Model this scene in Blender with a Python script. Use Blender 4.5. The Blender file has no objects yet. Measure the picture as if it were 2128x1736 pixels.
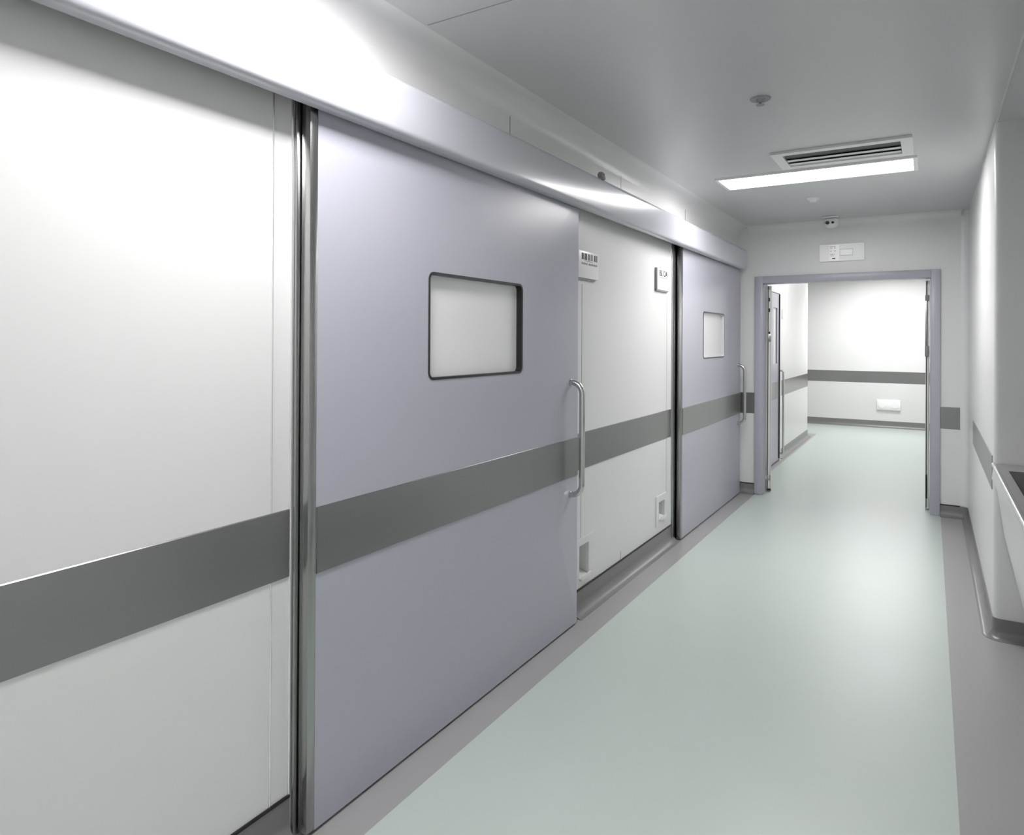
import bpy, bmesh, math
from mathutils import Vector, Matrix, Euler

scene = bpy.context.scene
col = scene.collection

# ------------------------------------------------------------------ camera
cam_data = bpy.data.cameras.new('camera')
cam = bpy.data.objects.new('camera', cam_data)
col.objects.link(cam)
cam_data.sensor_fit = 'HORIZONTAL'
cam_data.sensor_width = 36.0
cam_data.lens = 36.0 * 1416.7 / 2128.0
cam_data.shift_x = 0.0
cam_data.shift_y = -167.6 / 2128.0
cam_data.clip_start = 0.02
cam.location = (0, 0, 1.43)
_yaw, _pitch, _roll = math.radians(-31.517), math.radians(0.178), math.radians(0.3)
_f = Vector((math.sin(_yaw) * math.cos(_pitch), math.cos(_yaw) * math.cos(_pitch), math.sin(_pitch)))
_r = Vector((math.cos(_yaw), -math.sin(_yaw), 0))
_u = _r.cross(_f)
_r2 = _r * math.cos(_roll) + _u * math.sin(_roll)
_u2 = -_r * math.sin(_roll) + _u * math.cos(_roll)
M = Matrix((_r2, _u2, -_f)).transposed().to_4x4()
M.translation = cam.location
cam.matrix_world = M
scene.camera = cam

# ------------------------------------------------------------------ world and exposure
world = bpy.data.worlds.new('world')
scene.world = world
world.use_nodes = True
world.node_tree.nodes['Background'].inputs[0].default_value = (0.9, 0.95, 1.0, 1)
world.node_tree.nodes['Background'].inputs[1].default_value = 0.05
scene.view_settings.view_transform = 'Standard'
scene.view_settings.look = 'None'
scene.view_settings.exposure = 0.17
scene.view_settings.gamma = 1.0
scene.view_settings.use_curve_mapping = False
LAMP = {'near': 30.0, 'mid': 29.0, 'far': 20.0, 'end': 44.0, 'back': 17.0}  # the back entry powers an added fill lamp

# ------------------------------------------------------------------ key measures (metres)
XD, XW, XB = -1.51, -1.56, -1.45      # door face, left wall, front of the track cover
XR = 0.265                            # right wall
YE, YF, YG = 6.605, 12.8, 11.0        # end wall, far wall, corner of far corridor
CE = 2.49                             # ceiling
BT, BB = 0.941, 0.748                 # steel band

# ------------------------------------------------------------------ materials
def mat(name, color, rough=0.5, metal=0.0, spec=0.5, coat=0.0, bump=None, var=0.0, scale=(1, 1, 1), nscale=6.0, emit=None, rvar=0.0):
    m = bpy.data.materials.new(name)
    m.use_nodes = True
    nt = m.node_tree
    b = nt.nodes['Principled BSDF']
    b.inputs['Base Color'].default_value = (*color, 1)
    b.inputs['Roughness'].default_value = rough
    b.inputs['Metallic'].default_value = metal
    b.inputs['Specular IOR Level'].default_value = spec
    b.inputs['Coat Weight'].default_value = coat
    b.inputs['Coat Roughness'].default_value = 0.15
    tc = nt.nodes.new('ShaderNodeTexCoord')
    mp = nt.nodes.new('ShaderNodeMapping')
    mp.inputs['Scale'].default_value = scale
    nt.links.new(tc.outputs['Object'], mp.inputs['Vector'])
    nz = nt.nodes.new('ShaderNodeTexNoise')
    nz.inputs['Scale'].default_value = nscale
    nz.inputs['Detail'].default_value = 3
    nt.links.new(mp.outputs['Vector'], nz.inputs['Vector'])
    if var:
        mx = nt.nodes.new('ShaderNodeMix'); mx.data_type = 'RGBA'
        mx.inputs['A'].default_value = (*[c * (1 - var) for c in color], 1)
        mx.inputs['B'].default_value = (*[min(1, c * (1 + var)) for c in color], 1)
        nt.links.new(nz.outputs['Fac'], mx.inputs['Factor'])
        nt.links.new(mx.outputs['Result'], b.inputs['Base Color'])
    if rvar:
        mr = nt.nodes.new('ShaderNodeMapRange')
        mr.inputs['To Min'].default_value = rough - rvar
        mr.inputs['To Max'].default_value = rough + rvar
        nt.links.new(nz.outputs['Fac'], mr.inputs['Value'])
        nt.links.new(mr.outputs['Result'], b.inputs['Roughness'])
    if bump:
        bp = nt.nodes.new('ShaderNodeBump')
        bp.inputs['Strength'].default_value = bump
        bp.inputs['Distance'].default_value = 0.01
        nt.links.new(nz.outputs['Fac'], bp.inputs['Height'])
        nt.links.new(bp.outputs['Normal'], b.inputs['Normal'])
    if emit:
        b.inputs['Emission Color'].default_value = (1, 0.985, 0.99, 1)
        b.inputs['Emission Strength'].default_value = emit
    return m

WHITE = mat('white_wall_panel', (0.75, 0.75, 0.745), 0.32, spec=0.5, var=0.01, nscale=1.5, rvar=0.03)
CEIL = mat('ceiling_panel', (0.60, 0.605, 0.605), 0.30, spec=0.6, var=0.02, nscale=1.2, rvar=0.04)
SEAM = mat('panel_seam', (0.30, 0.30, 0.30), 0.5)
BEAD = mat('bright_bead', (0.93, 0.93, 0.93), 0.22, metal=0.85)
SEAL = mat('black_sealant', (0.01, 0.01, 0.01), 0.5)
LAV = mat('lavender_door_enamel', (0.445, 0.445, 0.508), 0.30, spec=0.5, var=0.012, nscale=1.2, rvar=0.03)
COVER = mat('pale_grey_cover_enamel', (0.50, 0.505, 0.55), 0.26, spec=0.5, coat=0.3, var=0.01, nscale=1.0)
STEEL = mat('brushed_steel', (0.35, 0.35, 0.345), 0.28, metal=1.0, var=0.015, scale=(1, 0.4, 60), nscale=8, rvar=0.012)
STEELV = mat('brushed_steel_upright', (0.42, 0.42, 0.415), 0.27, metal=1.0, var=0.02, scale=(60, 60, 0.3), nscale=5, rvar=0.015)
CHROME = mat('polished_steel', (0.62, 0.62, 0.61), 0.16, metal=1.0, var=0.02)
DARKST_GAP = mat('dark_steel_and_gap_shade', (0.04, 0.04, 0.04), 0.3, metal=0.8, var=0.02)  # dark steel parts; darkened to paint the shade in the jamb gaps
BLACK = mat('black_gasket', (0.012, 0.012, 0.012), 0.35)
REVEAL = mat('pale_window_reveal', (0.62, 0.62, 0.63), 0.35)
PANE = mat('frosted_pane', (0.80, 0.80, 0.795), 0.25, spec=0.5, var=0.012, nscale=2)
TEAL = mat('pale_green_vinyl', (0.51, 0.575, 0.535), 0.34, spec=0.42, var=0.015, nscale=2.5, rvar=0.03, bump=0.02)
GREY = mat('grey_vinyl', (0.35, 0.345, 0.345), 0.32, spec=0.45, var=0.02, nscale=3, rvar=0.03)
BASE = mat('grey_cove_vinyl', (0.20, 0.20, 0.198), 0.28, spec=0.5, var=0.03, nscale=3)
PLAST = mat('white_plastic', (0.80, 0.80, 0.79), 0.35, var=0.01)
GREYPL = mat('grey_plastic', (0.30, 0.30, 0.30), 0.45, var=0.05, nscale=60)
INK = mat('dark_ink', (0.03, 0.03, 0.03), 0.5)
INKG = mat('grey_ink', (0.28, 0.28, 0.28), 0.5)
INKP = mat('pale_ink', (0.66, 0.70, 0.69), 0.5)
DARKV = mat('vent_shade', (0.12, 0.12, 0.12), 0.6)  # dark colour painted for the shade inside the vent
BASIN = mat('dark_basin_steel', (0.16, 0.16, 0.158), 0.35, metal=0.9, var=0.08, nscale=10)
LIGHTS = {k: mat('lamp_diffuser_' + k, (1, 1, 1), 0.4, emit=v) for k, v in LAMP.items()}

# ------------------------------------------------------------------ mesh helpers
class MB:
    def __init__(self):
        self.bm = bmesh.new(); self.mats = []
    def mi(self, m):
        if m is None: return 0
        if m not in self.mats: self.mats.append(m)
        return self.mats.index(m)
    def face(self, pts, m=None):
        f = self.bm.faces.new([self.bm.verts.new(p) for p in pts]); f.material_index = self.mi(m); return f
    def box(self, x0, x1, y0, y1, z0, z1, m=None, bevel=0.0, seg=2):
        i = self.mi(m)
        x0, x1 = sorted((x0, x1)); y0, y1 = sorted((y0, y1)); z0, z1 = sorted((z0, z1))
        t = bmesh.new()
        bmesh.ops.create_cube(t, size=1)
        for v in t.verts:
            v.co = Vector(((x0 + x1) / 2 + v.co.x * (x1 - x0), (y0 + y1) / 2 + v.co.y * (y1 - y0), (z0 + z1) / 2 + v.co.z * (z1 - z0)))
        if bevel:
            bmesh.ops.bevel(t, geom=t.edges[:], offset=bevel, segments=seg, profile=0.5, affect='EDGES')
        self.merge(t, i); return self
    def merge(self, t, i, mtx=None):
        vm = {}
        for v in t.verts: vm[v] = self.bm.verts.new(mtx @ v.co if mtx else v.co)
        for f in t.faces:
            n = self.bm.faces.new([vm[v] for v in f.verts]); n.material_index = i
        t.free()
    def extrude(self, prof, axis, a, b, m=None, closed=True, caps=True):
        """prof: 2-D points; axis 'Y': (x,z) swept in y; axis 'Z': (x,y) swept in z; axis 'X': (y,z) swept in x"""
        i = self.mi(m)
        def P(p, t):
            return {'Y': (p[0], t, p[1]), 'Z': (p[0], p[1], t), 'X': (t, p[0], p[1])}[axis]
        A = [self.bm.verts.new(P(p, a)) for p in prof]; B = [self.bm.verts.new(P(p, b)) for p in prof]
        n = len(prof)
        for k in range(n if closed else n - 1):
            f = self.bm.faces.new((A[k], A[(k + 1) % n], B[(k + 1) % n], B[k])); f.material_index = i
        if closed and caps:
            for L in (A, B[::-1]):
                f = self.bm.faces.new(L); f.material_index = i
        return self
    def tube(self, pts, r, m=None, seg=14, caps=True):
        i = self.mi(m); pts = [Vector(p) for p in pts]; rings = []
        up = None
        for k, p in enumerate(pts):
            d = (pts[min(k + 1, len(pts) - 1)] - pts[max(k - 1, 0)]).normalized()
            if up is None:
                up = Vector((0, 0, 1)) if abs(d.z) < 0.9 else Vector((0, 1, 0))
            s = d.cross(up).normalized(); up = s.cross(d).normalized()
            rr = r[k] if isinstance(r, (list, tuple)) else r
            rings.append([self.bm.verts.new(p + (s * math.cos(a) + up * math.sin(a)) * rr) for a in [2 * math.pi * j / seg for j in range(seg)]])
        for a, b in zip(rings, rings[1:]):
            for j in range(seg):
                f = self.bm.faces.new((a[j], a[(j + 1) % seg], b[(j + 1) % seg], b[j])); f.material_index = i
        if caps:
            for L in (rings[0][::-1], rings[-1]):
                f = self.bm.faces.new(L); f.material_index = i
        return self
    def holed(self, x0, x1, outer, holes, m=None, radius=0.0, reveal=None):
        """slab between x0 (front) and x1 (back) in the YZ plane; outer/holes = (y0,y1,z0,z1)"""
        i = self.mi(m)
        ys = sorted({outer[0], outer[1], *[h[0] for h in holes], *[h[1] for h in holes]})
        zs = sorted({outer[2], outer[3], *[h[2] for h in holes], *[h[3] for h in holes]})
        V = {}
        def vert(y, z, x):
            k = (round(y, 5), round(z, 5), round(x, 5))
            if k not in V: V[k] = self.bm.verts.new((x, y, z))
            return V[k]
        def solid(a, b):
            if a < 0 or b < 0 or a >= len(ys) - 1 or b >= len(zs) - 1: return False
            cy, cz = (ys[a] + ys[a + 1]) / 2, (zs[b] + zs[b + 1]) / 2
            return not any(h[0] < cy < h[1] and h[2] < cz < h[3] for h in holes)
        for a in range(len(ys) - 1):
            for b in range(len(zs) - 1):
                if not solid(a, b): continue
                y0, y1, z0, z1 = ys[a], ys[a + 1], zs[b], zs[b + 1]
                for x, fl in ((x0, 0), (x1, 1)):
                    q = [vert(y0, z0, x), vert(y1, z0, x), vert(y1, z1, x), vert(y0, z1, x)]
                    f = self.bm.faces.new(q[::-1] if fl else q); f.material_index = i
                for (na, nb, e) in ((a - 1, b, ((y0, z0), (y0, z1))), (a + 1, b, ((y1, z0), (y1, z1))), (a, b - 1, ((y0, z0), (y1, z0))), (a, b + 1, ((y0, z1), (y1, z1)))):
                    if not solid(na, nb):
                        (p, q) = e
                        f = self.bm.faces.new((vert(*p, x0), vert(*q, x0), vert(*q, x1), vert(*p, x1))); f.material_index = i
        return self
    def build(self, name, m=None, parent=None, smooth=True, angle=35):
        if m is not None and not self.mats: self.mats = [m]
        bmesh.ops.recalc_face_normals(self.bm, faces=self.bm.faces[:])
        me = bpy.data.meshes.new(name); self.bm.to_mesh(me); self.bm.free()
        for x in self.mats: me.materials.append(x)
        if smooth:
            for p in me.polygons: p.use_smooth = True
            me.set_sharp_from_angle(angle=math.radians(angle))
        o = bpy.data.objects.new(name, me); col.objects.link(o)
        if parent is not None:
            o.parent = parent
            o.matrix_parent_inverse = Matrix.Translation(-Vector(parent.location)) if parent.type == 'EMPTY' else Matrix.Identity(4)
        return o

def tag(o, label=None, cat=None, group=None, kind=None):
    if label: o['label'] = label
    if cat: o['category'] = cat
    if group: o['group'] = group
    if kind: o['kind'] = kind
    return o

def empty(name, loc):
    o = bpy.data.objects.new(name, None); o.location = loc; o.empty_display_size = 0.1
    col.objects.link(o); return o

def structure(o, label, cat):
    return tag(o, label, cat, kind='structure')

def rrect(y0, y1, z0, z1, r, n=6):
    out = []
    for cy, cz, a0 in ((y1 - r, z1 - r, 0), (y0 + r, z1 - r, 90), (y0 + r, z0 + r, 180), (y1 - r, z0 + r, 270)):
        for k in range(n + 1):
            a = math.radians(a0 + 90 * k / n); out.append((cy + r * math.cos(a), cz + r * math.sin(a)))
    return out

def ring(mb, x0, x1, outer, inner, m=None, m2=None):
    """closed rounded ring between two rounded outlines with equal point counts, from x0 to x1"""
    i0 = mb.mi(m); n = len(outer); i2 = mb.mi(m2) if m2 else i0
    L = [[mb.bm.verts.new((x, p[0], p[1])) for p in o] for x, o in ((x0, outer), (x0, inner), (x1, inner), (x1, outer))]
    for a in range(4):
        A, B = L[a], L[(a + 1) % 4]; i = i2 if a == 1 else i0
        for k in range(n):
            f = mb.bm.faces.new((A[k], A[(k + 1) % n], B[(k + 1) % n], B[k])); f.material_index = i

# ================================================================== SETTING
# floor with pale green field and grey border
fl = MB()
def fq(x0, x1, y0, y1, m, z=0.0): fl.face([(x0, y0, z), (x1, y0, z), (x1, y1, z), (x0, y1, z)], m)
TL, TR = -1.385, 0.078
fq(-1.75, TL, -2.2, 7.0, GREY); fq(TL, TR, -2.2, 7.0, TEAL); fq(TR, 1.2, -2.2, 7.0, GREY)
fq(-1.75, -1.475, 7.0, 11.35, GREY); fq(-1.475, 1.2, 7.0, 12.95, TEAL)
fq(-6.0, -1.75, 11.0, 11.35, GREY); fq(-6.0, -1.475, 11.35, 12.95, TEAL)
structure(fl.build('floor', smooth=False), 'pale green vinyl floor with a grey border along the walls', 'floor')

# ceiling
c = MB(); c.box(-6.0, 1.2, -2.2, 13.0, CE, CE + 0.05, CEIL)
c.box(XR + 0.002, XR + 0.010, 2.3, 4.03, CE - 0.003, CE, BEAD)
for y in (1.808,): c.box(-1.45, -0.9, y, y + 0.004, CE - 0.0008, CE, SEAM)
structure(c.build('ceiling', smooth=False), 'glossy grey metal panel ceiling of the corridor', 'ceiling')

# left wall, with recesses for the foot switches, panel seams and a cove at the ceiling
foot_switches = [(3.215, 3.337, 0.165, 0.352), (4.437, 4.562, 0.205, 0.335)]
w = MB()
w.holed(XW, XW - 0.10, (-2.2, YG, 0.0, CE), foot_switches, WHITE)
R = 0.10
cv = MB(); cv.extrude([(XW, CE - R)] + [(XW + R - R * math.cos(math.radians(a)), CE - R + R * math.sin(math.radians(a))) for a in range(0, 91, 9)] + [(XW, CE)], 'Y', -2.2, YE, WHITE)
structure(cv.build('trim_1'), 'white curved coving where the left wall meets the ceiling', 'coving')
for y, z0, z1 in ((2.515, 2.267, 2.40), (3.764, 2.267, 2.40), (3.784, 0.124, 0.175)):
    w.box(XW, XW + 0.0008, y, y + 0.005, z0, z1, SEAM)
for y in (4.995,): w.box(XW, XW + 0.004, y, y + 0.01, 2.267, 2.40, BEAD)
for y in (3.243, 4.60): w.box(XW, XW + 0.0008, y, y + 0.003, 0.36, 1.72, SEAM)
def half_round(y, r, z0, z1):
    w.extrude([(XW, y - r)] + [(XW + r * math.sin(math.radians(a)), y - r * math.cos(math.radians(a))) for a in range(15, 180, 15)] + [(XW, y + r)], 'Z', z0, z1, BEAD)
for z0, z1 in ((0.126, BB - 0.002), (BT + 0.002, 2.2)): half_round(1.268, 0.003, z0, z1)
half_round(1.334, 0.0042, 0.126, 2.2); half_round(4.694, 0.0045, 0.126, 2.2)
structure(w.build('wall_left'), 'white metal panel wall behind the sliding doors', 'wall')
# return of the left wall where the far corridor turns left
w = MB(); w.box(-6.0, XW - 0.10, YG - 0.1, YG, 0, CE, WHITE); structure(w.build('wall_left'), 'white wall turning left out of sight in the far corridor', 'wall')

# end wall with the double door opening
FX0, FX1, FZ = -1.34, 0.025, 1.99
w = MB()
w.box(XW, FX0, YE, YE + 0.12, 0, CE, WHITE); w.box(FX1, 0.60, YE, YE + 0.12, 0, CE, WHITE)
w.box(FX0, FX1, YE, YE + 0.12, FZ, CE, WHITE)
Rc = 0.06
w.extrude([(x, z) for x, z in [(YE, CE - Rc)] + [(YE - Rc + Rc * math.cos(math.radians(a)), CE - Rc + Rc * math.sin(math.radians(a))) for a in range(0, 91, 10)] + [(YE, CE)]], 'X', XW + 0.1, XR - 0.05, WHITE)
structure(w.build('wall_end'), 'white end wall around the open double doorway', 'wall')

# right wall: inner cove, outer rounded corner, alcove behind
w = MB(); r = 0.055; r2 = 0.03; plan = [(XR - r, YE)]
plan = [(XR - r + r * math.sin(math.radians(a)), YE - r + r * math.cos(math.radians(a))) for a in range(0, 91, 9)]
plan += [(XR + r2 - r2 * math.cos(math.radians(a)), 4.03 + r2 - r2 * math.sin(math.radians(a))) for a in range(0, 91, 10)]
plan += [(0.90, 4.03), (0.90, 2.2), (XR, 2.2), (XR, -2.2), (1.1, -2.2), (1.1, YE)]
w.extrude(plan, 'Z', 0, CE, WHITE)
structure(w.build('wall_right'), 'white right-hand wall with a rounded corner beside the scrub sink alcove', 'wall')

w = MB(); w.box(XR, XR + 0.12, YE + 0.12, YF, 0, CE, WHITE); structure(w.build('wall_right'), 'white wall on the right of the far corridor', 'wall')
w = MB(); w.box(-6.0, 1.2, YF, YF + 0.1, 0, CE, WHITE); structure(w.build('wall_far'), 'white wall across the end of the far corridor', 'wall')
w = MB(); w.box(-6.1, -6.0, YG - 0.1, YF + 0.1, 0, CE, WHITE); structure(w.build('wall_far'), 'white wall closing the side branch of the far corridor', 'wall')
w = MB(); w.box(-1.7, 1.2, -2.3, -2.2, 0, CE, WHITE); structure(w.build('wall_back'), 'white wall behind the camera', 'wall')

# cove skirtings
def cove_profile(x, d, top, r=0.05, t=0.004):
    """x wall plane, d=+1 grows towards +x"""
    pts = [(x, top), (x + d * t, top)]
    pts += [(x + d * (t + r - r * math.cos(math.radians(a))), r - r * math.sin(math.radians(a)) + 0.0015) for a in range(0, 91, 10)]
    pts += [(x + d * (t + r), 0.0), (x, 0.0)]
    return pts
def cove(name, axis, plane, d, a, b, top, label, sealed=True):
    m = MB(); m.extrude(cove_profile(plane, d, top), axis, a, b, BASE)
    if sealed: m.extrude([(plane, top), (plane + d * 0.006, top), (plane + d * 0.006, top + 0.008), (plane, top + 0.008)], axis, a, b, SEAL)
    return structure(m.build(name), label, 'skirting')
cove('baseboard_left', 'Y', XW, 1, -2.2, 1.335, 0.118, 'dark cove skirting under the near white wall panel, left of the big door')
cove('baseboard_left', 'Y', XW, 1, 3.15, 4.75, 0.118, 'grey cove skirting between the two sliding doors')
cove('baseboard_left', 'Y', XW, 1, YE + 0.12, 7.85, 0.10, 'grey cove skirting just beyond the double doorway', False)
cove('baseboard_left', 'Y', XW, 1, 8.72, YG, 0.10, 'grey cove skirting on the left of the far corridor', False)
cove('baseboard_end', 'X', YE, -1, XW + 0.002, -1.392, 0.09, 'short grey cove skirting left of the double doorway')
cove('baseboard_end', 'X', YE, -1, 0.074, XR - 0.055, 0.09, 'short grey cove skirting right of the double doorway')
cove('baseboard_far', 'X', YF, -1, -6.0, XR, 0.11, 'dark cove skirting along the far wall', False)
# right wall skirting: a vertical ribbon following the plan, flaring into the floor
def ribbon(name, path, top, label, m=BASE):
    mb = MB(); i = mb.mi(m); prof = [(0.0, top), (0.004, top)] + [(0.004 + 0.04 * (1 - math.cos(math.radians(a))), 0.04 - 0.04 * math.sin(math.radians(a)) + 0.0015) for a in range(0, 91, 10)] + [(0.044, 0.0), (0.0, 0.0)]
    P = [Vector((*p, 0)) for p in path]; rows = []
    for k, p in enumerate(P):
        d = (P[min(k + 1, len(P) - 1)] - P[max(k - 1, 0)]).normalized(); n = Vector((d.y, -d.x, 0))
        rows.append([mb.bm.verts.new(p + n * a + Vector((0, 0, z))) for a, z in prof])
    for A, B in zip(rows, rows[1:]):
        for j in range(len(prof)):
            f = mb.bm.faces.new((A[j], A[(j + 1) % len(prof)], B[(j + 1) % len(prof)], B[j])); f.material_index = i
    for L in (rows[0], rows[-1][::-1]): mb.bm.faces.new(L)
    return structure(mb.build(name), label, 'skirting')
path = plan[:11] + [(XR, y) for y in (6.2, 5.6, 5.0, 4.5, 4.12)] + plan[11:21] + [(0.45, 4.03), (0.88, 4.03)]
ribbon('baseboard_right', path, 0.095, 'dark cove skirting wrapping the rounded corner of the right wall')

# steel bands on walls
def band(name, axis, plane, d, a, b, z0, z1, label):
    m = MB(); p = [(plane, z0), (plane + d * 0.002, z0), (plane + d * 0.004, z0 + 0.002), (plane + d * 0.004, z1 - 0.002), (plane + d * 0.002, z1), (plane, z1)]
    m.extrude(p, axis, a, b, STEEL)
    return tag(m.build(name), label, 'wall band')
band('wall_band', 'Y', XW, 1, -2.1, 1.329, BB, BT, 'wide brushed steel band on the near white wall, left of the big door')
band('wall_band', 'Y', XW, 1, 3.0, 4.69, BB, BT, 'brushed steel band on the white wall between the two sliding doors')
band('wall_band', 'X', YE, -1, XW + 0.012, -1.392, BB, BT, 'short steel band left of the double doorway')
band('wall_band', 'X', YE, -1, 0.074, XR - 0.057, 0.715, 0.892, 'short dark steel band right of the double doorway')
band('wall_band', 'Y', XR, -1, 4.11, 5.85, 0.70, 0.868, 'steel band on the right wall running to the rounded corner')
band('wall_band', 'Y', XW, 1, 8.72, YG - 0.002, BB, BT, 'steel band on the left wall beyond the double doorway')
band('wall_band', 'X', YF, -1, -5.9, XR - 0.002, 0.735, 0.925, 'long steel band across the far wall')

# ================================================================== SLIDING DOORS
def sliding_door(n, y0, y1, win, label, steel_w, hy, hz):
    e = empty('sliding_door', (XD - 0.02, (y0 + y1) / 2, 0.0))
    tag(e, label, 'sliding door')
    xb = XD - 0.035
    wy0, wy1, wz0, wz1 = win
    # leaf with a rounded window opening
    m = MB(); i = m.mi(LAV)
    ys, ye, z0, z1 = y0 + steel_w, y1, 0.010, 2.150
    rr = rrect(wy0, wy1, wz0, wz1, 0.028)
    oc = [(ye, z1), (ys, z1), (ys, z0), (ye, z0)]
    nseg = 6
    for x, flip in ((XD, 0), (xb, 1)):
        O = [m.bm.verts.new((x, *p)) for p in oc]; I = [m.bm.verts.new((x, *p)) for p in rr]
        for q in range(4):
            arc = I[q * (nseg + 1):(q + 1) * (nseg + 1)]
            for a, b in zip(arc, arc[1:]): m.bm.faces.new((O[q], a, b))
            nxt = I[((q + 1) % 4) * (nseg + 1)]
            m.bm.faces.new((O[q], arc[-1], nxt, O[(q + 1) % 4]))
        if flip == 0: O1, I1 = O, I
        else:
            for q in range(4):
                m.bm.faces.new((O1[q], O1[(q + 1) % 4], O[(q + 1) % 4], O[q]))
            for q in range(len(I)):
                m.bm.faces.new((I1[q], I1[(q + 1) % len(I)], I[(q + 1) % len(I)], I[q]))
    bmesh.ops.remove_doubles(m.bm, verts=m.bm.verts, dist=1e-6)
    bmesh.ops.recalc_face_normals(m.bm, faces=m.bm.faces[:])
    ed = [g for g in m.bm.edges if all(abs(v.co.y - ye) < 1e-5 for v in g.verts) and abs(g.verts[0].co.x - g.verts[1].co.x) < 1e-5 and g.verts[0].co.x > XD - 0.001]
    bmesh.ops.bevel(m.bm, geom=ed, offset=0.012, segments=4, profile=0.5, affect='EDGES')
    m.build('door_leaf', LAV, e, angle=30)
    # steel edge strip and end face
    m = MB(); m.box(XD + 0.001, xb, y0, y0 + steel_w - 0.0005, 0.012, 2.148, STEELV, bevel=0.003)
    m.build('edge_strip', None, e)
    # closing edge profile
    # band
    m = MB(); p = [(XD + 0.0002, BB), (XD + 0.0035, BB + 0.002), (XD + 0.0035, BT - 0.002), (XD + 0.0002, BT)]
    m.extrude(p, 'Y', ys + 0.001, ye - 0.012, STEEL); m.build('steel_band', None, e)
    # window
    g = MB(); ring(g, XD + 0.002, xb - 0.001, rr, rrect(wy0 + 0.009, wy1 - 0.009, wz0 + 0.009, wz1 - 0.009, 0.02), BLACK, REVEAL if n == 2 else None)
    wf = g.build('window_frame', None, e, angle=40)
    g = MB(); g.box(XD - 0.026, XD - 0.032, wy0 + 0.006, wy1 - 0.006, wz0 + 0.006, wz1 - 0.006, PANE)
    o = g.build('pane', None, wf, smooth=False); o.matrix_parent_inverse = Matrix.Identity(4)
    # handle: bent steel tube
    h = MB(); za, zb = hz; rb = 0.055; xo = XD + 0.062; pts = [(XD + 0.0005, hy, zb)]
    for k in range(0, 10):
        a = math.radians(10 * k); pts.append((xo - rb + rb * math.sin(a), hy, zb - rb + rb * math.cos(a)))
    for k in range(0, 10):
        a = math.radians(10 * k); pts.append((xo - rb + rb * math.cos(a), hy, za + rb - rb * math.sin(a)))
    pts.append((XD + 0.0005, hy, za))
    h.tube(pts, 0.0145, CHROME, seg=18)
    ho = h.build('handle', None, e, angle=60)
    # escutcheons
    h = MB()
    for z in (za, zb): h.tube([(XD + 0.0003, hy, z), (XD + 0.005, hy, z)], 0.0175, CHROME, seg=20)
    h.build('handle_rose', None, e)
    return e

sliding_door(1, 1.355, 3.107, (1.897, 2.550, 1.282, 1.668), 'large lavender sliding door nearest the camera, black-framed window and steel bar handle', 0.030, 3.020, (0.665, 1.218))
sliding_door(2, 4.772, 6.552, (5.318, 5.957, 1.283, 1.655), 'lavender sliding door with a small window, farther along beside the corner', 0.028, 6.447, (0.665, 1.20))

# steel door jambs on the wall behind the leaves
def jamb(y0, label, wa=0.026, wb=0.09):
    m = MB(); m.box(XW, XW + 0.012, y0, y0 + wa, 0.0, 2.16, STEELV, bevel=0.003)
    m.box(XW, XW + 0.006, y0 + wa, y0 + wb, 0.0, 2.16, DARKST_GAP)  # dark strip painted in for the shaded gap behind the leaf
    o = m.build('door_jamb'); return tag(o, label, 'door jamb')
jamb(1.340, 'steel upright door jamb on the wall at the left edge of the large near door')
jamb(4.701, 'steel upright door jamb on the wall at the left edge of the farther sliding door', 0.055, 0.12)

# track cover above the doors
m = MB()
XC = XW + 0.0008
prof = [(XC, 2.268), (XB - 0.022, 2.268), (XB - 0.010, 2.264), (XB - 0.002, 2.256), (XB, 2.244), (XB, 2.108), (XB - 0.002, 2.096), (XB - 0.010, 2.088), (XB - 0.022, 2.085), (XB - 0.047, 2.086),
        (XB - 0.047, 2.089), (XB - 0.022, 2.088), (XB - 0.011, 2.092), (XB - 0.005, 2.100), (XB - 0.003, 2.110), (XB - 0.003, 2.244), (XB - 0.010, 2.259), (XB - 0.022, 2.265), (XC, 2.265)]
m.extrude(prof, 'Y', -2.1, 6.50, COVER)
m.box(XW, XB - 0.004, 6.490, 6.499, 2.09, 2.264, COVER)
tc = m.build('track_cover', angle=50)
tag(tc, 'long pale lavender-grey box cover hiding the sliding door track above both doors', 'track cover')
# small grey knob on the upper edge of the cover
m = MB(); m.tube([(XB - 0.020, 3.285, 2.2685), (XB - 0.020, 3.285, 2.279)], 0.022, GREYPL)
m.tube([(XB + 0.0, 3.262, 2.284), (XB - 0.020, 3.275, 2.290), (XB - 0.020, 3.315, 2.286)], [0.011, 0.017, 0.010], GREYPL)
tag(m.build('door_sensor'), 'small knobbly grey sensor on the top edge of the track cover', 'sensor')

# ================================================================== SIGNS ON THE LEFT WALL
e = empty('card_holder', (XW, 3.30, 1.754)); tag(e, 'white card holder with dark block characters, beside the handle side of the near sliding door', 'sign')
m = MB(); m.box(XW + 0.0005, XW + 0.016, 3.17, 3.422, 1.752, 1.893, PLAST, bevel=0.002); m.build('panel', None, e)
m = MB(); m.box(XW + 0.0005, XW + 0.010, 3.17, 3.388, 1.742, 1.7515, INKG); m.build('lower_shade', None, e)  # grey strip painted as the shadow beneath the holder
m = MB()
for a, b, s in ((3.206, 3.230, 0), (3.240, 3.272, 0), (3.286, 3.304, 0), (3.316, 3.344, 1), (3.360, 3.376, 0), (3.384, 3.402, 1)):
    m.box(XW + 0.0161, XW + 0.0168, a, b, 1.848, 1.882, INKG if s else INK)
    m.box(XW + 0.0161, XW + 0.0170, a + 0.004, a + 0.007, 1.848, 1.882, INK)
m.box(XW + 0.0161, XW + 0.0168, 3.240, 3.344, 1.841, 1.844, INKG)
m.build('characters', None, e, smooth=False)
m = MB()
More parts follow.
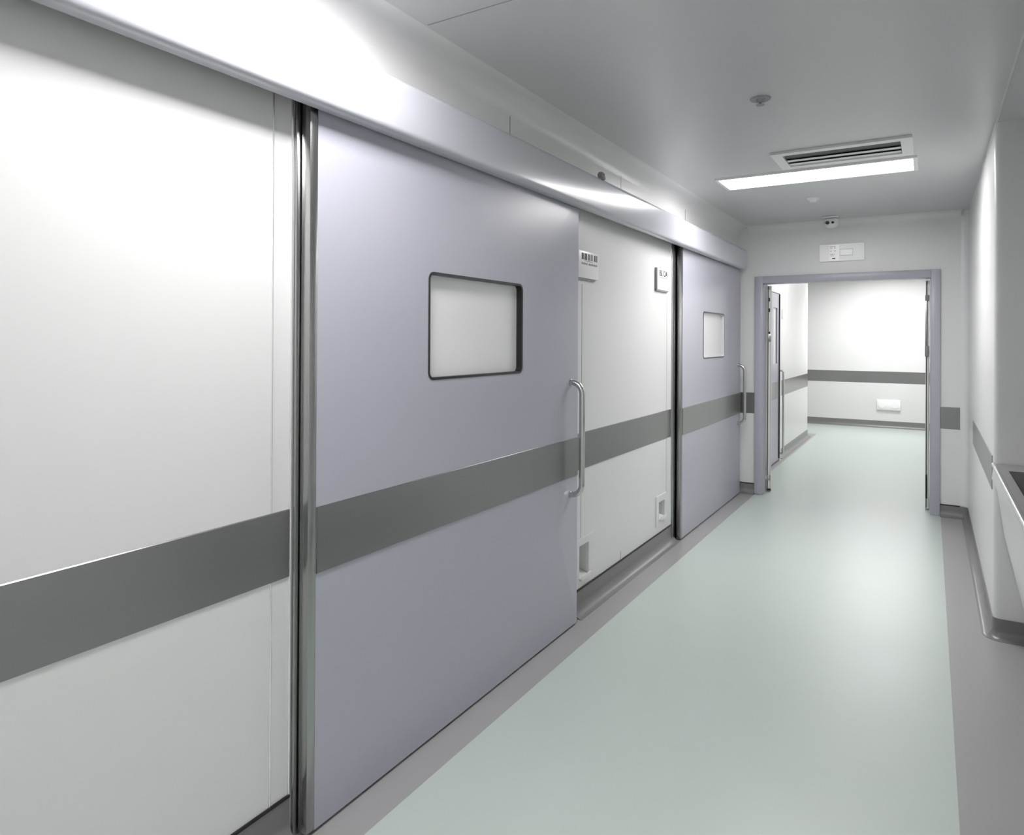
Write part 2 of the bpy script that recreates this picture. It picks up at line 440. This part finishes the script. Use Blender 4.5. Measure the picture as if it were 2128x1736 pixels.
for k in range(19):
    y = 3.206 + k * 0.0102
    if k == 7: continue
    m.box(XW + 0.0161, XW + 0.0168, y, y + 0.0078, 1.823, 1.834 - 0.002 * (k % 3), INKG)
m.build('small_text', None, e, smooth=False)

def text_mesh(name, body, size, mtx, m, parent, sx=1.0, thick=0.0004, bold=0.0008):
    cu = bpy.data.curves.new(name, 'FONT'); cu.body = body; cu.size = size; cu.extrude = thick; cu.offset = bold; cu.align_x = 'CENTER'; cu.align_y = 'CENTER'
    t = bpy.data.objects.new(name, cu); col.objects.link(t)
    me = bpy.data.meshes.new_from_object(t); bpy.data.objects.remove(t); bpy.data.curves.remove(cu)
    me.transform(mtx @ Matrix.Diagonal((sx, 1, 1, 1))); me.materials.clear(); me.materials.append(m)
    o = bpy.data.objects.new(name, me); col.objects.link(o); o.parent = parent
    o.matrix_parent_inverse = Matrix.Translation(-Vector(parent.location)); return o

def wall_mtx(x, y, z):   # text facing +x, reading towards +y
    return Matrix.Translation((x, y, z)) @ Matrix(((0, 0, 1, 0), (1, 0, 0, 0), (0, 1, 0, 0), (0, 0, 0, 1)))
e = empty('card_holder', (XW, 4.475, 1.765)); tag(e, 'white card holder with letters and a dark left edge, near the farther door jamb', 'sign')
m = MB(); m.box(XW + 0.0005, XW + 0.014, 4.368, 4.600, 1.766, 1.911, PLAST, bevel=0.002); m.build('panel', None, e)
m = MB(); m.box(XW + 0.0005, XW + 0.0155, 4.352, 4.3675, 1.760, 1.911, INKG); m.box(XW + 0.0005, XW + 0.012, 4.352, 4.590, 1.757, 1.7655, INKG); m.build('dark_edges', None, e)  # dark grey strips along the left and bottom edges
text_mesh('letters', 'BL OA', 0.054, wall_mtx(XW + 0.0146, 4.487, 1.877), INK, e, 1.05)
m = MB(); m.box(XW + 0.0142, XW + 0.0148, 4.41, 4.56, 1.848, 1.851, INKG); m.build('underline', None, e, smooth=False)

# foot switches in their recesses
for (y0, y1, z0, z1), ex, lab in ((foot_switches[0], (0.05, 0.06, 0.035), 'recessed foot switch with a white lip, low on the wall beside the near sliding door'),
                                  (foot_switches[1], (0.045, 0.03, 0.042), 'recessed foot switch low on the wall beside the jamb of the farther sliding door')):
    e = empty('foot_switch', (XW, (y0 + y1) / 2, z0)); tag(e, lab, 'foot switch')
    m = MB(); m.holed(XW + 0.006, XW + 0.0005, (y0 - ex[0], y1 + ex[1], z0 - 0.028, z1 + ex[2]), [(y0 + 0.002, y1 - 0.002, z0 + 0.002, z1 - 0.002)], WHITE); m.build('cover_plate', None, e)
    m = MB(); m.holed(XW + 0.005, XW - 0.055, (y0 + 0.001, y1 - 0.001, z0 + 0.001, z1 - 0.001), [(y0 + 0.004, y1 - 0.004, z0 + 0.004, z1 - 0.004)], WHITE)
    m.box(XW - 0.055, XW - 0.060, y0 + 0.001, y1 - 0.001, z0 + 0.001, z1 - 0.001, mat('switch_back', (0.66, 0.67, 0.67), 0.4)); m.build('housing', None, e)
    m = MB(); m.extrude([(XW + 0.020, z0 + 0.006), (XW + 0.022, z0 + 0.030), (XW + 0.018, z0 + 0.030), (XW + 0.014, z0 + 0.012), (XW - 0.050, z0 + 0.030), (XW - 0.050, z0 + 0.006)], 'Y', y0 + 0.006, y1 - 0.006, PLAST); m.build('pedal', None, e)

# ================================================================== DOUBLE DOORWAY AT THE END
e = empty('door_frame', ((FX0 + FX1) / 2, YE, 0)); tag(e, 'lavender steel frame around the open double doorway in the end wall', 'door frame')
m = MB()
# left, right and top members with a raised architrave step
def member(x0, x1, z0, z1): m.box(x0, x1, YE - 0.022, YE + 0.14, z0, z1, LAV, bevel=0.003)
member(-1.390, -1.322, 0.004, 2.022); member(0.006, 0.072, 0.0, 2.022); member(-1.3215, 0.0055, 1.955, 2.022)
m.box(-1.322, -1.316, YE + 0.03, YE + 0.10, 0.004, 1.955, LAV); m.box(0.0, 0.006, YE + 0.03, YE + 0.10, 0.004, 1.955, LAV)
m.build('frame', None, e)

# swung-open leaves, seen edge-on beyond the frame
def swing_leaf(xa, xb, y0, y1, label, side):
    e = empty('swing_door', ((xa + xb) / 2, y0, 0)); tag(e, label, 'door')
    m = MB(); m.box(xa, xb, y0, y1, 0.012, 1.945, PLAST, bevel=0.003); m.build('door_leaf', None, e)
    xm = (xa + xb) / 2
    m = MB(); m.box(xa + 0.004, xa + 0.010, y0 - 0.002, y0, 0.02, 1.94, DARKST_GAP); m.box(xb - 0.010, xb - 0.004, y0 - 0.002, y0, 0.02, 1.94, CHROME); m.build('edge_strip', None, e)
    return e
L = swing_leaf(-1.312, -1.275, 6.76, 7.40, 'white edge of the left door leaf swung open, with hinges, inside the doorway', -1)
m = MB()
for z in (1.82, 1.72, 1.50): m.box(-1.300, -1.288, 6.753, 6.7575, z - 0.022, z + 0.012, DARKST_GAP)
m.build('bolt', None, L)
m = MB(); m.box(-1.308, -1.279, 6.75, 6.7578, 1.42, 1.49, STEELV, bevel=0.002); m.box(-1.308, -1.279, 6.75, 6.7578, 0.11, 0.16, STEELV, bevel=0.002); m.build('hinge', None, L)
m = MB(); m.box(-1.311, -1.276, 6.752, 6.7578, 0.014, 0.032, BLACK); m.build('door_shoe', None, L)
L.rotation_euler = (0, 0, math.radians(11.2))
Rr = swing_leaf(-0.032, -0.003, 6.76, 7.40, 'narrow grey edge of the right door leaf swung open inside the doorway', 1)
m = MB(); m.box(-0.036, -0.020, 6.745, 6.7575, 1.30, 1.82, STEELV, bevel=0.003); m.box(-0.038, -0.004, 6.742, 6.7575, 1.30, 1.39, GREYPL, bevel=0.003); m.box(-0.036, -0.004, 6.742, 6.7575, 1.77, 1.82, GREYPL, bevel=0.003); m.build('lock_bar', None, Rr)
m = MB(); m.box(-0.030, -0.018, 6.748, 6.7575, 0.10, 0.30, DARKST_GAP, bevel=0.002); m.build('door_shoe', None, Rr)

# side door on the left wall of the far corridor
e = empty('side_door', (XW, 8.3, 0)); tag(e, 'lavender side door with tall window on the left wall beyond the doorway', 'door')
m = MB()
arch = [(7.86, 0.0), (7.93, 0.0), (7.93, 1.985), (8.60, 1.985), (8.60, 0.0), (8.665, 0.0), (8.665, 2.01), (8.62, 2.045), (8.50, 2.055), (7.86, 2.055)]
def poly_yz(mb, pts, x0, x1, m_):
    i = mb.mi(m_); A = [mb.bm.verts.new((x0, *p)) for p in pts]; B = [mb.bm.verts.new((x1, *p)) for p in pts]
    for L_ in (A, B[::-1]): f = mb.bm.faces.new(L_); f.material_index = i
    for k in range(len(pts)): f = mb.bm.faces.new((A[k], A[(k + 1) % len(pts)], B[(k + 1) % len(pts)], B[k])); f.material_index = i
poly_yz(m, arch, XW + 0.0005, XW + 0.035, PLAST); m.build('door_casing', None, e)
m = MB(); m.holed(XW + 0.028, XW + 0.0005, (7.935, 8.595, 0.012, 1.98), [(8.25, 8.47, 1.16, 1.81)], LAV); m.build('door_leaf', None, e)
m = MB(); m.box(XW + 0.006, XW + 0.012, 8.25, 8.47, 1.16, 1.81, PANE); m.build('pane', None, e)
m = MB(); m.box(XW + 0.0285, XW + 0.031, 7.94, 8.53, BB, BT, STEEL); m.build('steel_band', None, e)
m = MB(); m.box(XW + 0.0285, XW + 0.040, 8.565, 8.597, 0.03, 1.975, DARKST_GAP); m.build('edge_strip', None, e)
m = MB(); m.tube([(XW + 0.041, 8.58, 1.07), (XW + 0.07, 8.58, 1.07), (XW + 0.078, 8.58, 1.055), (XW + 0.078, 8.58, 0.10), (XW + 0.07, 8.58, 0.09), (XW + 0.041, 8.58, 0.09)], 0.011, CHROME); m.build('pull_bar', None, e)
m = MB(); m.box(XW + 0.0005, XW + 0.012, 8.90, 9.0, 1.70, 1.82, PLAST, bevel=0.003)
tag(m.build('wall_plate'), 'small white wall plate high on the left wall past the side door', 'wall plate')

# ================================================================== THINGS ON END WALL, CEILING, FAR WALL
SIGNBOX = mat('emissive_sign_box', (0.85, 0.85, 0.85), 0.35, emit=0.12)  # faint emission makes the box whiter than the wall
e = empty('door_sign', (-0.66, YE, 2.126)); tag(e, 'white rectangular sign box above the double doorway', 'sign')
m = MB(); m.box(-0.838, -0.482, YE - 0.030, YE - 0.0005, 2.128, 2.278, SIGNBOX, bevel=0.004); m.build('sign_box', None, e)
SG = mat('sign_face', (0.92, 0.92, 0.92), 0.4, emit=0.16)  # slightly stronger emission keeps the notice whiter than the box
m = MB(); m.box(-0.757, -0.682, YE - 0.0318, YE - 0.0302, 2.136, 2.268, SG); m.build('notice', None, e, smooth=False)
m = MB(); yf = YE - 0.0325
import random
random.seed(4)
for row, (z, xs) in enumerate(((2.252, (-0.753, -0.744, -0.735, -0.723, -0.715)), (2.238, (-0.751, -0.741, -0.716)), (2.214, (-0.752, -0.745, -0.722, -0.712)), (2.186, (-0.752, -0.741, -0.734, -0.721)), (2.172, (-0.748, -0.733)))):
    for x in xs: m.box(x, x + 0.0055, yf, yf + 0.0006, z, z + 0.007, INKG)
m.build('notice_text', None, e, smooth=False)
m = MB(); m.box(-0.735, -0.710, yf, yf + 0.0006, 2.146, 2.156, INK); m.build('notice_mark', None, e, smooth=False)
m = MB(); m.box(-0.676, -0.572, YE - 0.0310, YE - 0.0303, 2.172, 2.232, INKP); m.box(-0.672, -0.576, YE - 0.0314, YE - 0.0311, 2.178, 2.226, SG); m.build('pale_panel', None, e, smooth=False)

e = empty('security_camera', (-0.725, 6.40, CE)); tag(e, 'small white ceiling camera with two dark lenses above the doorway sign', 'camera')
m = MB(); m.box(-0.775, -0.675, 6.35, 6.45, CE - 0.012, CE - 0.0005, PLAST, bevel=0.004); m.build('mount', None, e)
m = MB(); pr = [(0.028, CE - 0.012), (0.046, CE - 0.020), (0.048, CE - 0.050), (0.038, CE - 0.072), (0.020, CE - 0.082), (0.001, CE - 0.084)]
seg = 24; rows = [[m.bm.verts.new((-0.725 + r_ * math.cos(2 * math.pi * k / seg), 6.40 + r_ * math.sin(2 * math.pi * k / seg), z)) for k in range(seg)] for r_, z in pr]
for A, B in zip(rows, rows[1:]):
    for k in range(seg): m.bm.faces.new((A[k], A[(k + 1) % seg], B[(k + 1) % seg], B[k]))
m.build('housing', PLAST, e, angle=60)
for dx, rr_ in ((-0.016, 0.0125), (0.014, 0.009)):
    m = MB(); m.tube([(-0.725 + dx, 6.37, CE - 0.048), (-0.725 + dx * 1.05, 6.350, CE - 0.050)], rr_, BLACK, seg=18); m.build('lens', None, e)
e.scale = (1.3, 1.3, 1.15)

def disc(mb, x, y, z, r0, z1, r1, m_, seg=24):
    i = mb.mi(m_); A = [mb.bm.verts.new((x + r0 * math.cos(2 * math.pi * k / seg), y + r0 * math.sin(2 * math.pi * k / seg), z)) for k in range(seg)]
    B = [mb.bm.verts.new((x + r1 * math.cos(2 * math.pi * k / seg), y + r1 * math.sin(2 * math.pi * k / seg), z1)) for k in range(seg)]
    for k in range(seg): f = mb.bm.faces.new((A[k], A[(k + 1) % seg], B[(k + 1) % seg], B[k])); f.material_index = i
    for L_ in (A[::-1], B): f = mb.bm.faces.new(L_); f.material_index = i
e = empty('smoke_detector', (-0.744, 5.49, CE)); tag(e, 'small white round detector on the ceiling beyond the lit lamp', 'smoke detector')
m = MB(); disc(m, -0.744, 5.49, CE - 0.0005, 0.042, CE - 0.014, 0.040, PLAST); m.build('base', None, e)
m = MB(); disc(m, -0.744, 5.49, CE - 0.014, 0.030, CE - 0.030, 0.020, PLAST); m.build('sensor_cap', None, e)
e = empty('sprinkler_head', (-0.637, 3.11, CE)); tag(e, 'small speckled grey sprinkler rose on the ceiling, nearer than the vent', 'sprinkler')
SPK = mat('speckled_grey', (0.38, 0.37, 0.38), 0.6, var=0.75, nscale=260)
m = MB(); disc(m, -0.637, 3.11, CE - 0.0005, 0.044, CE - 0.006, 0.042, SPK); m.build('rose', None, e)
m = MB(); disc(m, -0.637, 3.11, CE - 0.006, 0.020, CE - 0.016, 0.014, SPK); m.tube([(-0.637, 3.11, CE - 0.016), (-0.637, 3.11, CE - 0.028)], 0.005, GREYPL); disc(m, -0.637, 3.11, CE - 0.028, 0.018, CE - 0.030, 0.018, SPK); m.build('nozzle', None, e)

e = empty('air_vent', (-0.43, 4.25, CE)); tag(e, 'white rectangular ceiling air vent just in front of the lit lamp', 'air vent')
vx0, vx1, vy0, vy1 = -0.775, -0.080, 4.045, 4.435
m = MB(); i = m.mi(PLAST)
def ring_xy(mb, o, n_, z0, z1, m_):
    i = mb.mi(m_)
    def R_(b, z): return [mb.bm.verts.new(p) for p in ((b[0], b[2], z), (b[1], b[2], z), (b[1], b[3], z), (b[0], b[3], z))]
    L_ = [R_(o, z0), R_(o, z1), R_(n_, z1), R_(n_, z0)]
    for a in range(4):
        for k in range(4): f = mb.bm.faces.new((L_[a][k], L_[a][(k + 1) % 4], L_[(a + 1) % 4][(k + 1) % 4], L_[(a + 1) % 4][k])); f.material_index = i
ring_xy(m, (vx0, vx1, vy0, vy1), (vx0 + 0.055, vx1 - 0.055, vy0 + 0.055, vy1 - 0.055), CE - 0.0005, CE - 0.014, PLAST); m.build('frame', None, e)
m = MB(); m.box(vx0 + 0.056, vx1 - 0.056, vy0 + 0.056, vy1 - 0.056, CE - 0.0025, CE - 0.0005, DARKV); m.build('cavity_shade', None, e)  # flat dark sheet standing for shade between the vent blades
for k in range(2):
    m = MB(); y = vy0 + 0.175 + k * 0.085
    m.extrude([(y, CE - 0.013), (y + 0.070, CE - 0.006), (y + 0.070, CE - 0.0045), (y, CE - 0.0115)], 'X', vx0 + 0.058, vx1 - 0.058, PLAST); m.build('blade', None, e)

def lamp(y0, y1, key, label, x0=-1.190, x1=-0.087):
    e = empty('ceiling_lamp', ((x0 + x1) / 2, (y0 + y1) / 2, CE)); tag(e, label, 'ceiling lamp', group='ceiling lamps along the corridor')
    m = MB(); ring_xy(m, (x0 - 0.022, x1 + 0.022, y0 - 0.022, y1 + 0.022), (x0, x1, y0, y1), CE - 0.0005, CE - 0.012, PLAST); m.build('frame', None, e)
    m = MB(); m.box(x0 + 0.0005, x1 - 0.0005, y0 + 0.0005, y1 - 0.0005, CE - 0.008, CE - 0.001, LIGHTS[key]); m.build('diffuser', None, e, smooth=False)
lamp(4.535, 4.845, 'mid', 'long lit ceiling lamp across the corridor before the doorway')
lamp(0.74, 1.56, 'near', 'lit ceiling lamp overhead near the big door, above the picture', -1.25, -0.95)
lamp(-1.75, -1.44, 'back', 'added fill lamp on the ceiling behind the camera, unseen')  # fill lamp added to lift the near floor, sink and right column
lamp(8.65, 8.96, 'far', 'lit ceiling lamp in the far corridor just beyond the doorway')
lamp(11.45, 11.76, 'end', 'lit ceiling lamp in front of the far wall')

BRIGHTPL = mat('bright_white_plastic', (0.93, 0.93, 0.93), 0.25)
e = empty('socket_box', (-0.577, YF, 0.29)); tag(e, 'white double socket box low on the far wall', 'socket')
m = MB(); m.box(-0.750, -0.405, YF - 0.035, YF - 0.0005, 0.292, 0.465, BRIGHTPL, bevel=0.012); m.build('box_body', None, e)
for x in (-0.675, -0.485):
    m = MB(); m.tube([(x, YF - 0.047, 0.38), (x, YF - 0.0355, 0.38)], 0.052, BRIGHTPL, seg=24); m.build('socket', None, e)

# ================================================================== SCRUB SINK IN THE ALCOVE
e = empty('scrub_sink', (0.56, 3.3, 0)); tag(e, 'stainless steel trough sink in the alcove at the right edge', 'sink')
S0, S1, ZR = 2.30, 4.026, 0.842
m = MB(); i = m.mi(CHROME)
bx0, bx1, by0, by1 = 0.306, 0.80, 2.42, 3.815
# rolled rim as a frame
ring_xy(m, (0.262, 0.895, S0, S1), (bx0, bx1, by0, by1), ZR, ZR - 0.006, CHROME); m.build('rim', None, e)
m = MB(); m.tube([(0.264, S0, ZR - 0.006), (0.264, S1, ZR - 0.006)], 0.011, CHROME, seg=16); m.build('rolled_edge', None, e)
m = MB(); i = m.mi(BASIN)
t = [(bx0, by0), (bx1, by0), (bx1, by1), (bx0, by1)]; bt = [(bx0 + 0.05, by0 + 0.05), (bx1 - 0.05, by0 + 0.05), (bx1 - 0.05, by1 - 0.06), (bx0 + 0.05, by1 - 0.06)]
A = [m.bm.verts.new((*p, ZR - 0.003)) for p in t]; B = [m.bm.verts.new((*p, ZR - 0.20)) for p in bt]
for k in range(4): m.bm.faces.new((A[k], A[(k + 1) % 4], B[(k + 1) % 4], B[k]))
m.bm.faces.new(B); m.build('basin', None, e)
m = MB()
m.extrude([(0.262, ZR - 0.007), (0.256, ZR - 0.075), (0.262, ZR - 0.090), (0.274, ZR - 0.094), (0.305, 0.50), (0.385, 0.14), (0.389, 0.14), (0.311, 0.50), (0.280, ZR - 0.092), (0.268, ZR - 0.007)], 'Y', S0, S1 - 0.002, WHITE)
m.build('front_panel', None, e, angle=50)
m = MB(); m.box(0.43, 0.88, S0, 3.96, 0.0, 0.12, BASE); m.build('plinth', None, e)
